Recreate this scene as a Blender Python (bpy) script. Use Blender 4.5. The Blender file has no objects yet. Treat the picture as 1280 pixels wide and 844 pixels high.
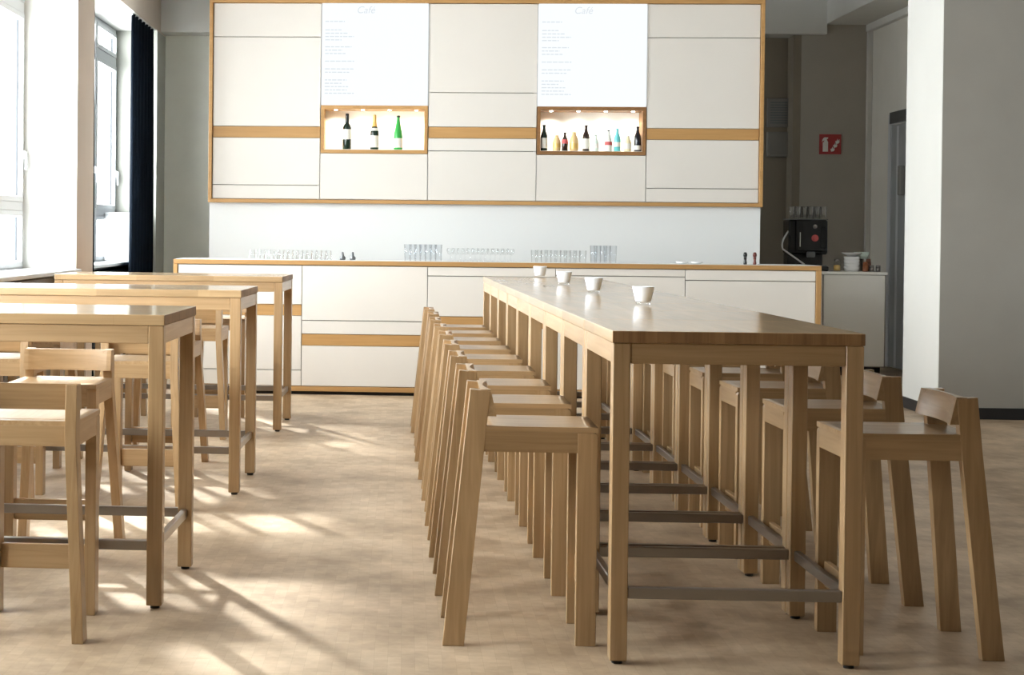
import bpy, bmesh, math, random
from mathutils import Vector, Matrix
R = random.Random(7)
sc = bpy.context.scene
COL = sc.collection
PI = math.pi

# ------------------------------------------------------------------ materials
def newmat(name):
    m = bpy.data.materials.new(name); m.use_nodes = True
    nt = m.node_tree; nt.nodes.clear()
    out = nt.nodes.new('ShaderNodeOutputMaterial')
    return m, nt, out

def pbr(name, col, rough=.5, metal=0, spec=.5, noise=0, nscale=8, emis=None, estr=0, bump=0):
    m, nt, out = newmat(name)
    b = nt.nodes.new('ShaderNodeBsdfPrincipled')
    b.inputs['Base Color'].default_value = (*col, 1)
    b.inputs['Roughness'].default_value = rough
    b.inputs['Metallic'].default_value = metal
    b.inputs['Specular IOR Level'].default_value = spec
    if emis:
        b.inputs['Emission Color'].default_value = (*emis, 1); b.inputs['Emission Strength'].default_value = estr
    if noise:
        tc = nt.nodes.new('ShaderNodeTexCoord'); n = nt.nodes.new('ShaderNodeTexNoise')
        n.inputs['Scale'].default_value = nscale; n.inputs['Detail'].default_value = 4
        nt.links.new(tc.outputs['Object'], n.inputs['Vector'])
        r = nt.nodes.new('ShaderNodeValToRGB')
        r.color_ramp.elements[0].position = .3; r.color_ramp.elements[1].position = .7
        r.color_ramp.elements[0].color = (*[c*(1-noise) for c in col], 1)
        r.color_ramp.elements[1].color = (*[min(1, c*(1+noise*.5)) for c in col], 1)
        nt.links.new(n.outputs['Fac'], r.inputs['Fac']); nt.links.new(r.outputs['Color'], b.inputs['Base Color'])
        if bump:
            bp = nt.nodes.new('ShaderNodeBump'); bp.inputs['Strength'].default_value = bump
            nt.links.new(n.outputs['Fac'], bp.inputs['Height']); nt.links.new(bp.outputs['Normal'], b.inputs['Normal'])
    nt.links.new(b.outputs['BSDF'], out.inputs['Surface'])
    return m

def wood(name, light, dark, axis, rough=.42, stave=None, coat=0.0, spec=.4, croug=.12):
    """oak: fine grain stretched along axis; optional glued staves with their own tone"""
    m, nt, out = newmat(name)
    L = nt.links
    b = nt.nodes.new('ShaderNodeBsdfPrincipled')
    b.inputs['Roughness'].default_value = rough
    b.inputs['Specular IOR Level'].default_value = spec
    b.inputs['Coat Weight'].default_value = coat
    b.inputs['Coat Roughness'].default_value = croug
    tc = nt.nodes.new('ShaderNodeTexCoord'); oi = nt.nodes.new('ShaderNodeObjectInfo')
    off = nt.nodes.new('ShaderNodeVectorMath'); off.operation = 'SCALE'; off.inputs[0].default_value = (7.3, 5.1, 9.7)
    L.new(oi.outputs['Random'], off.inputs['Scale'])
    add = nt.nodes.new('ShaderNodeVectorMath'); add.operation = 'ADD'
    L.new(tc.outputs['Object'], add.inputs[0]); L.new(off.outputs['Vector'], add.inputs[1])
    mp = nt.nodes.new('ShaderNodeMapping')
    s = [55, 55, 55]; s['xyz'.index(axis)] = 2.2
    mp.inputs['Scale'].default_value = s
    L.new(add.outputs['Vector'], mp.inputs['Vector'])
    n = nt.nodes.new('ShaderNodeTexNoise'); n.inputs['Scale'].default_value = 1; n.inputs['Detail'].default_value = 5
    n.inputs['Distortion'].default_value = .6
    L.new(mp.outputs['Vector'], n.inputs['Vector'])
    mp2 = nt.nodes.new('ShaderNodeMapping')
    s = [9, 9, 9]; s['xyz'.index(axis)] = .8
    mp2.inputs['Scale'].default_value = s
    L.new(add.outputs['Vector'], mp2.inputs['Vector'])
    n2 = nt.nodes.new('ShaderNodeTexNoise'); n2.inputs['Scale'].default_value = 1; n2.inputs['Detail'].default_value = 2
    L.new(mp2.outputs['Vector'], n2.inputs['Vector'])
    mx = nt.nodes.new('ShaderNodeMath'); mx.operation = 'MULTIPLY_ADD'; mx.inputs[1].default_value = .55
    hf = nt.nodes.new('ShaderNodeMath'); hf.operation = 'MULTIPLY'; hf.inputs[1].default_value = .45
    L.new(n2.outputs['Fac'], hf.inputs[0]); L.new(n.outputs['Fac'], mx.inputs[0]); L.new(hf.outputs[0], mx.inputs[2])
    r = nt.nodes.new('ShaderNodeValToRGB')
    r.color_ramp.elements[0].position = .33; r.color_ramp.elements[1].position = .66
    r.color_ramp.elements[0].color = (*dark, 1); r.color_ramp.elements[1].color = (*light, 1)
    L.new(mx.outputs[0], r.inputs['Fac'])
    colout = r.outputs['Color']
    # piece-to-piece tone
    tone = nt.nodes.new('ShaderNodeMapRange'); tone.inputs['To Min'].default_value = .9; tone.inputs['To Max'].default_value = 1.07
    L.new(oi.outputs['Random'], tone.inputs['Value'])
    tmul = nt.nodes.new('ShaderNodeVectorMath'); tmul.operation = 'SCALE'
    L.new(colout, tmul.inputs[0]); L.new(tone.outputs['Result'], tmul.inputs['Scale'])
    colout = tmul.outputs['Vector']
    if stave:
        lng, wid = stave
        mp3 = nt.nodes.new('ShaderNodeMapping')
        if axis == 'y': mp3.inputs['Rotation'].default_value = (0, 0, PI/2)
        L.new(add.outputs['Vector'], mp3.inputs['Vector'])
        bk = nt.nodes.new('ShaderNodeTexBrick'); bk.inputs['Scale'].default_value = 1
        bk.inputs['Brick Width'].default_value = lng; bk.inputs['Row Height'].default_value = wid
        bk.inputs['Mortar Size'].default_value = 0.0004; bk.inputs['Mortar Smooth'].default_value = 0
        bk.inputs['Color1'].default_value = (.86, .84, .80, 1); bk.inputs['Color2'].default_value = (1.08, 1.08, 1.06, 1)
        bk.inputs['Mortar'].default_value = (.7, .66, .6, 1); bk.offset = .37
        L.new(mp3.outputs['Vector'], bk.inputs['Vector'])
        ml = nt.nodes.new('ShaderNodeVectorMath'); ml.operation = 'MULTIPLY'
        L.new(colout, ml.inputs[0]); L.new(bk.outputs['Color'], ml.inputs[1]); colout = ml.outputs['Vector']
    L.new(colout, b.inputs['Base Color'])
    L.new(b.outputs['BSDF'], out.inputs['Surface'])
    return m

OL, OD = (.455, .297, .150), (.30, .182, .080)
OAK = {a: wood('oak_' + a, OL, OD, a, coat=.8, croug=.25) for a in 'xyz'}
TOPX = wood('oak_staves_x', (.51, .355, .195), (.37, .24, .12), 'x', rough=.30, stave=(.55, .055), coat=.9)
TOPY = wood('oak_staves_y', (.51, .355, .195), (.37, .24, .12), 'y', rough=.30, stave=(.55, .055), coat=.9)
ENDG = wood('oak_end_grain', (.30, .17, .075), (.17, .088, .035), 'z', rough=.5, stave=(.055, .2))
BAR = {a: wood('bar_oak_' + a, (.46, .262, .098), (.37, .20, .068), a, rough=.5) for a in 'xz'}
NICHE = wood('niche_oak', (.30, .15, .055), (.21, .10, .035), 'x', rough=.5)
WHITE_PANEL = pbr('white_lacquer', (.68, .645, .59), .38, noise=.02, nscale=2)
SPLASH = pbr('white_splashback', (.72, .735, .725), .35)
WALLW = pbr('wall_paint_white', (.66, .65, .61), .85, noise=.03, nscale=3)
CEIL = pbr('ceiling_paint', (.36, .34, .32), .9)
CORN = pbr('corner_pier_shaded', (.40, .40, .355), .85, noise=.04, nscale=3)  # greyer than the other reveals: the far reveal's shade is put into the colour
RIGHTW = pbr('wall_paint_cream', (.80, .77, .70), .85, noise=.03, nscale=3)
WALLG2 = pbr('dark_taupe_low_bounce', (.20, .185, .16), .85)
REARW = pbr('rear_wall_paint', (.17, .155, .135), .9)
BACKL = pbr('pale_grey_wall_lit', (.86, .87, .80), .85, noise=.04, nscale=3)  # window-lit half of the back wall, its brightness put into the colour
WALLD = pbr('brown_wall_shaded', (.25, .215, .165), .85, noise=.05, nscale=3)  # other half of the back wall, the recess shade put into the colour
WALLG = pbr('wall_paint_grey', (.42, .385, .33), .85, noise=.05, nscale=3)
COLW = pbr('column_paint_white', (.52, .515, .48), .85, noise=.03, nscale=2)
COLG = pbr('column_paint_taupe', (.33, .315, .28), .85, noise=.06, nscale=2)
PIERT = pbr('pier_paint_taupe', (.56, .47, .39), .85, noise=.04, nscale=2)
BASEB = pbr('black_baseboard', (.012, .012, .013), .5)
STEEL = pbr('brushed_steel', (.31, .285, .265), .30, metal=1)
GLIDE = pbr('black_glide', (.02, .02, .02), .5)
PVC = pbr('white_window_frame', (.62, .635, .65), .4)
SEAL = pbr('window_seal', (.05, .055, .06), .6)
CURT = pbr('navy_curtain_cloth', (.0025, .005, .009), .95, spec=.08, noise=.3, nscale=20)
BLACK = pbr('black_plastic', (.008, .008, .009), .25)
DARK = pbr('dark_gap', (.015, .012, .01), .7)
RED = pbr('red_sign', (.36, .018, .018), .4)
SIGNW = pbr('sign_white', (.85, .82, .78), .5)
PORC = pbr('white_porcelain', (.82, .82, .81), .2)
CANDLE = pbr('frosted_white_glass', (.90, .95, 1.0), .22)
SEAM = pbr('panel_gap', (.30, .28, .25), .8)
GREYM = pbr('grey_metal', (.16, .165, .17), .4, metal=.6)
DOORM = pbr('door_steel', (.34, .36, .37), .35, metal=0, noise=.15, nscale=3)
VENTM = pbr('vent_grey', (.22, .21, .19), .6)

def glassmat(name, tint=(1, 1, 1), gl=.08, rough=.02):
    m, nt, out = newmat(name)
    t = nt.nodes.new('ShaderNodeBsdfTransparent'); t.inputs['Color'].default_value = (*tint, 1)
    g = nt.nodes.new('ShaderNodeBsdfGlossy'); g.inputs['Roughness'].default_value = rough
    lw = nt.nodes.new('ShaderNodeLayerWeight'); lw.inputs['Blend'].default_value = .12
    ad = nt.nodes.new('ShaderNodeMath'); ad.operation = 'MULTIPLY_ADD'; ad.inputs[1].default_value = .4; ad.inputs[2].default_value = gl
    nt.links.new(lw.outputs['Fresnel'], ad.inputs[0])
    mx = nt.nodes.new('ShaderNodeMixShader')
    nt.links.new(ad.outputs[0], mx.inputs['Fac']); nt.links.new(t.outputs[0], mx.inputs[1]); nt.links.new(g.outputs[0], mx.inputs[2])
    nt.links.new(mx.outputs[0], out.inputs['Surface'])
    return m
PANE = glassmat('window_glass', (.97, .98, .98), .02)
CLEAR = glassmat('clear_glass', (.99, .995, .995), .02, .05)
TALLG = glassmat('grey_glass', (.965, .975, .985), .03, .05)
BRIGHTGL = glassmat('bright_clear_glass', (.97, .97, .96), .22, .12)
GREENB = pbr('dark_green_bottle', (.008, .022, .014), .12)
BRIGHTG = pbr('bright_green_bottle', (.04, .36, .07), .12)
BROWNB = pbr('brown_bottle', (.025, .010, .006), .12)
NAVYB = pbr('black_bottle', (.010, .010, .016), .12)
AMBERB = pbr('pale_amber_bottle', (.78, .55, .27), .12)
PALEB = pbr('pale_green_bottle', (.72, .84, .76), .1)
CLEARB = pbr('pale_clear_bottle', (.82, .82, .76), .1)
TEALB = pbr('turquoise_bottle', (.16, .58, .60), .12)
YELB = pbr('pale_yellow_drink', (.86, .78, .50), .12)
LABELW = pbr('cream_label', (.78, .76, .68), .6)
LABELR = pbr('red_label', (.55, .10, .10), .6)
GOLD = pbr('gold_foil', (.72, .46, .14), .35, metal=.3)

def floor_mat():
    m, nt, out = newmat('end_grain_parquet')
    L = nt.links
    b = nt.nodes.new('ShaderNodeBsdfPrincipled'); b.inputs['Roughness'].default_value = .45; b.inputs['Specular IOR Level'].default_value = .35
    tc = nt.nodes.new('ShaderNodeTexCoord')
    mp = nt.nodes.new('ShaderNodeMapping'); mp.inputs['Rotation'].default_value = (0, 0, PI/2)
    L.new(tc.outputs['Object'], mp.inputs['Vector'])
    bk = nt.nodes.new('ShaderNodeTexBrick'); bk.inputs['Scale'].default_value = 1
    bk.inputs['Brick Width'].default_value = .09; bk.inputs['Row Height'].default_value = .045
    bk.inputs['Mortar Size'].default_value = .0006; bk.inputs['Mortar Smooth'].default_value = .1; bk.offset = .5
    bk.inputs['Color1'].default_value = (.44, .332, .222, 1); bk.inputs['Color2'].default_value = (.515, .40, .275, 1)
    bk.inputs['Mortar'].default_value = (.405, .305, .2, 1)
    L.new(mp.outputs['Vector'], bk.inputs['Vector'])
    n = nt.nodes.new('ShaderNodeTexNoise'); n.inputs['Scale'].default_value = 2.3; n.inputs['Detail'].default_value = 6; n.inputs['Roughness'].default_value = .65
    L.new(tc.outputs['Object'], n.inputs['Vector'])
    r = nt.nodes.new('ShaderNodeValToRGB'); r.color_ramp.elements[0].position = .3; r.color_ramp.elements[1].position = .7
    r.color_ramp.elements[0].color = (.56, .51, .45, 1); r.color_ramp.elements[1].color = (1.2, 1.2, 1.2, 1)
    L.new(n.outputs['Fac'], r.inputs['Fac'])
    ml = nt.nodes.new('ShaderNodeVectorMath'); ml.operation = 'MULTIPLY'
    L.new(bk.outputs['Color'], ml.inputs[0]); L.new(r.outputs['Color'], ml.inputs[1])
    n3 = nt.nodes.new('ShaderNodeTexNoise'); n3.inputs['Scale'].default_value = 30; n3.inputs['Detail'].default_value = 3
    L.new(tc.outputs['Object'], n3.inputs['Vector'])
    r3 = nt.nodes.new('ShaderNodeMapRange'); r3.inputs['To Min'].default_value = .9; r3.inputs['To Max'].default_value = 1.1
    L.new(n3.outputs['Fac'], r3.inputs['Value'])
    m2 = nt.nodes.new('ShaderNodeVectorMath'); m2.operation = 'SCALE'
    L.new(ml.outputs['Vector'], m2.inputs[0]); L.new(r3.outputs['Result'], m2.inputs['Scale'])
    L.new(m2.outputs['Vector'], b.inputs['Base Color'])
    L.new(b.outputs['BSDF'], out.inputs['Surface'])
    return m
FLOOR = floor_mat()

# ------------------------------------------------------------------ mesh helpers
class MB:
    def __init__(s): s.bm = bmesh.new()
    def box(s, x0, y0, z0, x1, y1, z1, bev=0, seg=1, mi=0):
        return s.hexa([(x0, y0, z0), (x1, y0, z0), (x1, y1, z0), (x0, y1, z0), (x0, y0, z1), (x1, y0, z1), (x1, y1, z1), (x0, y1, z1)], bev, seg, mi)
    def hexa(s, v, bev=0, seg=1, mi=0):
        vs = [s.bm.verts.new(p) for p in v]
        fs = [s.bm.faces.new([vs[i] for i in q]) for q in ((3, 2, 1, 0), (4, 5, 6, 7), (0, 1, 5, 4), (1, 2, 6, 5), (2, 3, 7, 6), (3, 0, 4, 7))]
        for f in fs: f.material_index = mi
        if bev:
            es = list({e for f in fs for e in f.edges})
            bmesh.ops.bevel(s.bm, geom=es, offset=bev, segments=seg, affect='EDGES', profile=.5)
        return fs
    def prism(s, pts, z0, z1, axis='z', bev=0):
        """polygon pts extruded along axis"""
        def P(a, b, c): return {'z': (a, b, c), 'y': (a, c, b), 'x': (c, a, b)}[axis]
        lo = [s.bm.verts.new(P(a, b, z0)) for a, b in pts]; hi = [s.bm.verts.new(P(a, b, z1)) for a, b in pts]
        n = len(pts); fs = [s.bm.faces.new(lo[::-1]), s.bm.faces.new(hi)]
        for i in range(n): fs.append(s.bm.faces.new((lo[i], lo[(i+1) % n], hi[(i+1) % n], hi[i])))
        if bev: bmesh.ops.bevel(s.bm, geom=list({e for f in fs for e in f.edges}), offset=bev, segments=1, affect='EDGES')
    def lathe(s, prof, n=20, c=(0, 0, 0)):
        rings = []
        for r, z in prof:
            if r < 1e-6: rings.append([s.bm.verts.new((c[0], c[1], c[2]+z))])
            else: rings.append([s.bm.verts.new((c[0]+r*math.cos(2*PI*i/n), c[1]+r*math.sin(2*PI*i/n), c[2]+z)) for i in range(n)])
        for a, b in zip(rings, rings[1:]):
            for i in range(n):
                j = (i+1) % n
                if len(a) == 1 and len(b) == 1: continue
                if len(a) == 1: f = s.bm.faces.new((a[0], b[j], b[i]))
                elif len(b) == 1: f = s.bm.faces.new((a[i], a[j], b[0]))
                else: f = s.bm.faces.new((a[i], a[j], b[j], b[i]))
                f.smooth = True
    def tube(s, pts, r, n=8):
        pts = [Vector(p) for p in pts]; rings = []
        for i, p in enumerate(pts):
            t = (pts[min(i+1, len(pts)-1)] - pts[max(i-1, 0)]).normalized()
            u = t.cross(Vector((0, 0, 1)));
            if u.length < 1e-3: u = t.cross(Vector((0, 1, 0)))
            u.normalize(); w = t.cross(u)
            rings.append([s.bm.verts.new(p + r*(math.cos(2*PI*k/n)*u + math.sin(2*PI*k/n)*w)) for k in range(n)])
        for a, b in zip(rings, rings[1:]):
            for k in range(n):
                f = s.bm.faces.new((a[k], a[(k+1) % n], b[(k+1) % n], b[k])); f.smooth = True
        s.bm.faces.new(rings[0]); s.bm.faces.new(rings[-1][::-1])
    def build(s, name, mats, parent=None, loc=None):
        bmesh.ops.recalc_face_normals(s.bm, faces=s.bm.faces[:])
        me = bpy.data.meshes.new(name); s.bm.to_mesh(me); s.bm.free()
        for m in (mats if isinstance(mats, (list, tuple)) else [mats]): me.materials.append(m)
        o = bpy.data.objects.new(name, me); COL.objects.link(o)
        if parent: o.parent = parent
        if loc: o.location = loc
        return o

def BOX(name, mat, b, parent=None, bev=0):
    m = MB(); m.box(*b, bev=bev); return m.build(name, mat, parent)
def tag(o, label, cat, group=None):
    o['label'] = label; o['category'] = cat
    if group: o['group'] = group
    return o
def empty(name, loc=(0, 0, 0), rz=0):
    o = bpy.data.objects.new(name, None); COL.objects.link(o)
    o.location = loc; o.rotation_euler = (0, 0, rz); o.empty_display_size = .1
    return o
def struct(o): o['kind'] = 'structure'; return o
def dup(root, loc, rz=0):
    r = root.copy(); COL.objects.link(r); r.location = loc; r.rotation_euler = (0, 0, rz)
    for ch in list(root.children):
        c = ch.copy(); COL.objects.link(c); c.parent = r
        for g in list(ch.children):
            d = g.copy(); COL.objects.link(d); d.parent = c
    return r

# ------------------------------------------------------------------ room shell
XR, XW, XO = -2.9, -3.42, -3.62       # room face of the window wall, window plane, outside face
YB, YF = 21.3, -4.5
XE = 5.35
ZC, ZH = 4.35, 3.74
CX0, CY0, CX1, CY1 = 4.19, 14.3, 4.86, 15.3
struct(BOX('floor', FLOOR, (XO, YF-.2, -.12, XE+.3, YB+.3, 0)))
struct(BOX('ceiling', CEIL, (XO, YF-.2, ZC, XE+.3, YB+.3, ZC+.15)))
# window wall: piers, parapets under the sills, header
NICHES = [(4.2, 9.8), (10.6, 15.6), (16.43, 20.6)]
m = MB(); ys = YF-.2
for a, b in NICHES:
    m.box(XO, ys, 0, XR, a, ZH); ys = b
m.box(XO, YF-.2, ZH, XR, YB+.3, ZC)
struct(BOX('wall_left_corner', CORN, (XO, 20.6, 0, XR, YB+.3, ZH-.001)))
for a, b in NICHES: m.box(XO, a, 0, -3.28, b, 1.04)
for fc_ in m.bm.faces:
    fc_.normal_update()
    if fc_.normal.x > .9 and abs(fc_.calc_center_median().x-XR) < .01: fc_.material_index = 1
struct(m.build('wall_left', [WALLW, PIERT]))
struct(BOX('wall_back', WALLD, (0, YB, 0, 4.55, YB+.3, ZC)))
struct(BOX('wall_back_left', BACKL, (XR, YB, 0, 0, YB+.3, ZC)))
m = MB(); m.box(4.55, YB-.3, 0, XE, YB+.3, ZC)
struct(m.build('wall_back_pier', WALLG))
struct(BOX('trim_4', WALLD, (4.46, YB-.3, 0, 4.549, YB, 3.759)))  # dark strip added over the pier's lit side face
struct(BOX('wall_right', RIGHTW, (XE, CY0+.5, 0, XE+.3, YB+.3, ZC)))
struct(BOX('wall_right_near', WALLG2, (XE, YF-.2, 0, XE+.3, CY0+.5, ZC)))  # unseen near stretch of wall, darkened to lower the bounced light
struct(BOX('wall_rear', REARW, (XR, YF-.2, 0, XE, YF, ZC)))
struct(BOX('beam_back', WALLW, (XR, YB-.42, 3.76, 4.81, YB, ZC)))
struct(BOX('beam_right', WALLW, (4.81, 15.6, 3.88, XE, YB-.302, ZC)))
struct(BOX('trim_1', WALLW, (XE-.07, 15.5, 3.80, XE, YB-.302, 3.88), bev=.004))
struct(BOX('trim_2', WALLW, (XE-.06, YB-.36, 0, XE, YB-.302, 3.80), bev=.006))
# the square column
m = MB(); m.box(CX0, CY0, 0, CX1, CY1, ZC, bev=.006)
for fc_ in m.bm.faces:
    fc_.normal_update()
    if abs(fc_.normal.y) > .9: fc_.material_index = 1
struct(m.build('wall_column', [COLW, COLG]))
m = MB(); m.box(CX0-.012, CY0-.012, 0, CX1+.012, CY0, .09); m.box(CX0-.012, CY0, 0, CX0, CY1, .09)
struct(m.build('baseboard_column', BASEB))
struct(BOX('baseboard_right', BASEB, (XE-.012, YF, 0, XE, 19.2, .09)))

# windows: white frames with transom and low rail, three lights each
for i, (a, b) in enumerate(NICHES):
    w = struct(empty('window_%d' % (3-i), (XW, a, 1.04)))
    W, H = b-a, ZH-1.04
    fr = MB(); t = .05
    fr.box(-.04, 0, 0, .04, W, t, bev=.006); fr.box(-.04, 0, H-t, .04, W, H, bev=.006)
    fr.box(-.04, 0, t, .04, t, H-t); fr.box(-.04, W-t, t, .04, W, H-t)
    for k in (1, 2): fr.box(-.04, W*k/3-.05, t, .04, W*k/3+.05, H-t)
    f = struct(fr.build('window_frame', PVC, w))
    for k in range(3):
        y0 = t if k == 0 else W*k/3+.05; y1 = W-t if k == 2 else W*(k+1)/3-.05
        zr = [(t, .54), (.62, 2.27), (2.37, H-t)]
        s = MB()
        s.box(-.035, y0, .54, .05, y1, .62, bev=.005); s.box(-.035, y0, 2.27, .05, y1, 2.37, bev=.005)
        for z0, z1 in zr:
            q = .045
            s.box(-.03, y0, z0, .055, y0+q, z1); s.box(-.03, y1-q, z0, .055, y1, z1)
            s.box(-.03, y0+q, z0, .055, y1-q, z0+q); s.box(-.03, y0+q, z1-q, .055, y1-q, z1)
        struct(s.build('window_sash', PVC, w))
        g = MB(); sl = MB()
        for z0, z1 in zr:
            g.box(0, y0+.055, z0+.055, .006, y1-.055, z1-.055)
            for yy in (y0+.055, y1-.063): sl.box(-.004, yy, z0+.055, .014, yy+.008, z1-.055)
        struct(g.build('window_pane', PANE, w)); struct(sl.build('window_seal', SEAL, w))
        h = MB(); h.box(.055, y1-.045, 1.0, .075, y1-.012, 1.07, bev=.004); h.box(.075, y1-.042, .9, .095, y1-.016, 1.06, bev=.005)
        struct(h.build('window_handle', PVC, w))
    s = MB(); s.box(-3.36, a+.005, 1.04, XR+.05 if i < 2 else -3.06, b-.005, 1.075, bev=.006)
    struct(s.build('window_sill_%d' % (3-i), PVC))
    if i >= 1:
        rc = empty('under_sill_cover', (0, (a+b)/2, 0))
        q = MB(); q.box(-3.27, a+.03, .08, -3.09, b-.03, 1.0, bev=.006)
        q.build('cover_panel', CURT if i == 2 else VENTM, rc)  # far window gets a dark panel in the curtain's colour
        q = MB()
        for k in range(14): q.box(-3.09, a+.2+k*(b-a-.4)/14, .25, -3.082, a+.2+k*(b-a-.4)/14+.18, .9)
        q.build('vent_slots', DARK, rc)
        q = MB()
        for yy in (a+.2, b-.3): q.box(-3.22, yy, 0, -3.12, yy+.1, .08)
        q.build('foot', DARK, rc)
        for ch in rc.children: ch.location = (0, -(a+b)/2, 0)
        tag(rc, 'dark low panel under the sill by the navy curtain' if i == 2 else 'grey radiator cover under the sill of the nearer window', 'radiator cover')

# curtains: folded navy cloth
def curtain(name, x, y0, y1, z0, z1, folds, amp, flare, label):
    rt = empty(name, (x, (y0+y1)/2, z0))
    bm = bmesh.new(); N = folds*10; M = 12; L = []
    for j in range(M+1):
        v = j/M; z = (z1-z0)*v; row = []
        for side in (0, 1):
            rr = []
            for i in range(N+1):
                u = i/N
                y = (u-.5)*(y1-y0)*(1+flare*(1-v)) + .02*math.sin(9*u+3*v)
                xx = amp*(.7+.3*(1-v))*math.sin(2*PI*folds*u+.5*math.sin(3*v)) + (.006 if side else -.006)
                rr.append(bm.verts.new((xx, y, z)))
            row.append(rr)
        L.append(row)
    for j in range(M):
        for sd in (0, 1):
            for i in range(N):
                f = bm.faces.new((L[j][sd][i], L[j][sd][i+1], L[j+1][sd][i+1], L[j+1][sd][i])); f.smooth = True
        for i in (0, N): bm.faces.new((L[j][0][i], L[j][1][i], L[j+1][1][i], L[j+1][0][i]))
    for j in (0, M):
        for i in range(N): bm.faces.new((L[j][0][i], L[j][0][i+1], L[j][1][i+1], L[j][1][i]))
    mm = MB(); mm.bm.free(); mm.bm = bm
    mm.build('cloth', CURT, rt)
    q = MB(); q.tube([(0, -(y1-y0)*.5-.02, z1-z0), (0, (y1-y0)*.5+.02, z1-z0)], .012); q.build('rail', PVC, rt)
    tag(rt, label, 'curtain')
curtain('curtain', -2.935, 18.9, 20.50, .03, ZH-.013, 7, .035, .05, 'dark navy curtain gathered beside the white wall unit end of the window')
curtain('curtain', -2.985, 16.46, 16.86, .03, ZH-.013, 4, .03, .1, 'narrow slit of dark navy curtain just behind the beige window pier')
bx = BOX('sill_box', PVC, (-3.36, 19.75, 1.076, -3.03, 20.55, 1.62), bev=.01)
tag(bx, 'plain white box standing on the window sill beside the curtain', 'box')

# ------------------------------------------------------------------ bar back: partition + wall unit
Y0 = 17.2
struct(BOX('wall_partition', SPLASH, (-1.905, Y0+.06, 0, 3.37, Y0+1.5, 3.70)))
struct(BOX('trim_3', SPLASH, (-1.905, Y0+.045, 1.0, 3.37, Y0+.059, 1.70)))
unit = tag(empty('wall_unit', (.73, Y0, 1.70)), 'wide white panelled wall unit with oak frame and oak stripes above the bar', 'wall unit')
def U(name, mat, b, bev=0, parent=None):
    p = parent or unit
    m = MB(); m.box(b[0]-.73, b[1]-Y0, b[2]-1.70, b[3]-.73, b[4]-Y0, b[5]-1.70, bev=bev)
    return m.build(name, mat, p)
ux0, ux1, uz0, uz1 = -1.912, 3.378, 1.70, 3.67
F = .042
fr = MB()
for b in ((ux0, Y0-.03, uz0, ux1, Y0+.06, uz0+.035), (ux0, Y0-.03, uz1-.042, ux1, Y0+.06, uz1), (ux0, Y0-.03, uz0+.035, ux0+F*.8, Y0+.06, uz1-.042), (ux1-F*.8, Y0-.03, uz0+.035, ux1, Y0+.06, uz1-.042)):
    fr.box(b[0]-.73, b[1]-Y0, b[2]-1.70, b[3]-.73, b[4]-Y0, b[5]-1.70, bev=.002)
fr.build('frame', BAR['x'], unit)
U('back_board', SEAM, (ux0+.03, Y0+.03, uz0+.035, -.86, Y0+.058, uz1-.042))
U('back_board', SEAM, (.225, Y0+.03, uz0+.035, 1.21, Y0+.058, uz1-.042))
U('back_board', SEAM, (2.30, Y0+.03, uz0+.035, ux1-.03, Y0+.058, uz1-.042))
XS = [ux0+.036, -.833, .203, 1.24, 2.280, ux1-.036]
zt, zb = uz1-.044, uz0+.037
ZN0, ZN1 = 2.184, 2.645
cols = [[(zb, 1.872), (1.872, 2.330), 'B', (2.438, 3.300), (3.300, zt)],
        [(zb, ZN0)],
        [(zb, 2.213), (2.213, 2.336), 'B', (2.443, 2.772), (2.772, zt)],
        [(zb, ZN0)],
        [(zb, 1.871), (1.871, 2.335), 'B', (2.442, 3.306), (3.306, zt)]]
for c, zz in enumerate(cols):
    x0, x1 = XS[c]+.003, XS[c+1]-.003
    for k, q in enumerate(zz):
        if q == 'B': U('oak_stripe', BAR['x'], (x0, Y0+.004, zz[k-1][1]+.001, x1, Y0+.03, zz[k+1][0]-.001), bev=.001)
        else: U('panel', WHITE_PANEL, (x0, Y0, q[0]+.0035, x1, Y0+.03, q[1]-.0035), bev=.0015)
# niches with spot lenses
WARM = (1, .97, .90)
LENS = pbr('spot_lens', (1, 1, 1), .3, emis=(1, .95, .86), estr=25)
NB = pbr('niche_back_white', (.85, .84, .78), .6)
niche_roots = []
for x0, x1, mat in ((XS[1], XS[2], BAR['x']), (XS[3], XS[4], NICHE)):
    d = .30; t = .035
    n = MB(); X = lambda v: v-.73
    for b in ((x0+.004, Y0-.006, ZN0, x1-.004, Y0+d, ZN0+t), (x0+.004, Y0-.006, ZN1-t, x1-.004, Y0+d, ZN1), (x0+.004, Y0-.006, ZN0+t, x0+t, Y0+d, ZN1-t), (x1-t, Y0-.006, ZN0+t, x1-.004, Y0+d, ZN1-t)):
        n.box(X(b[0]), b[1]-Y0, b[2]-1.70, X(b[3]), b[4]-Y0, b[5]-1.70, bev=.0015)
    nn = n.build('display_niche', mat, unit)
    bb = MB(); bb.box(X(x0+t), d-.012, ZN0+t-1.70, X(x1-t), d-.002, ZN1-t-1.70)
    bb.box(X(x0+t), .01, ZN0+t-1.70+.0005, X(x1-t), d-.012, ZN0+t-1.70+.004)
    bb.build('niche_lining', NB, nn)
    for k in range(4):
        xl = x0+(x1-x0)*(.125+.25*k)+.015
        l = MB(); l.lathe([(0, -.008), (.013, -.006), (.016, 0), (0, 0)], 14, (X(xl), .11, ZN1-t-1.70)); l.build('spotlight', LENS, nn)
        ld = bpy.data.lights.new('niche_spot', 'SPOT'); ld.energy = 8; ld.color = WARM; ld.spot_size = 2.2; ld.spot_blend = .8; ld.shadow_soft_size = .02
        lo = bpy.data.objects.new('niche_spot', ld); COL.objects.link(lo); lo.location = (xl, Y0+.13, ZN1-t-.016); lo.rotation_euler = (.25, 0, 0)
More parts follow.
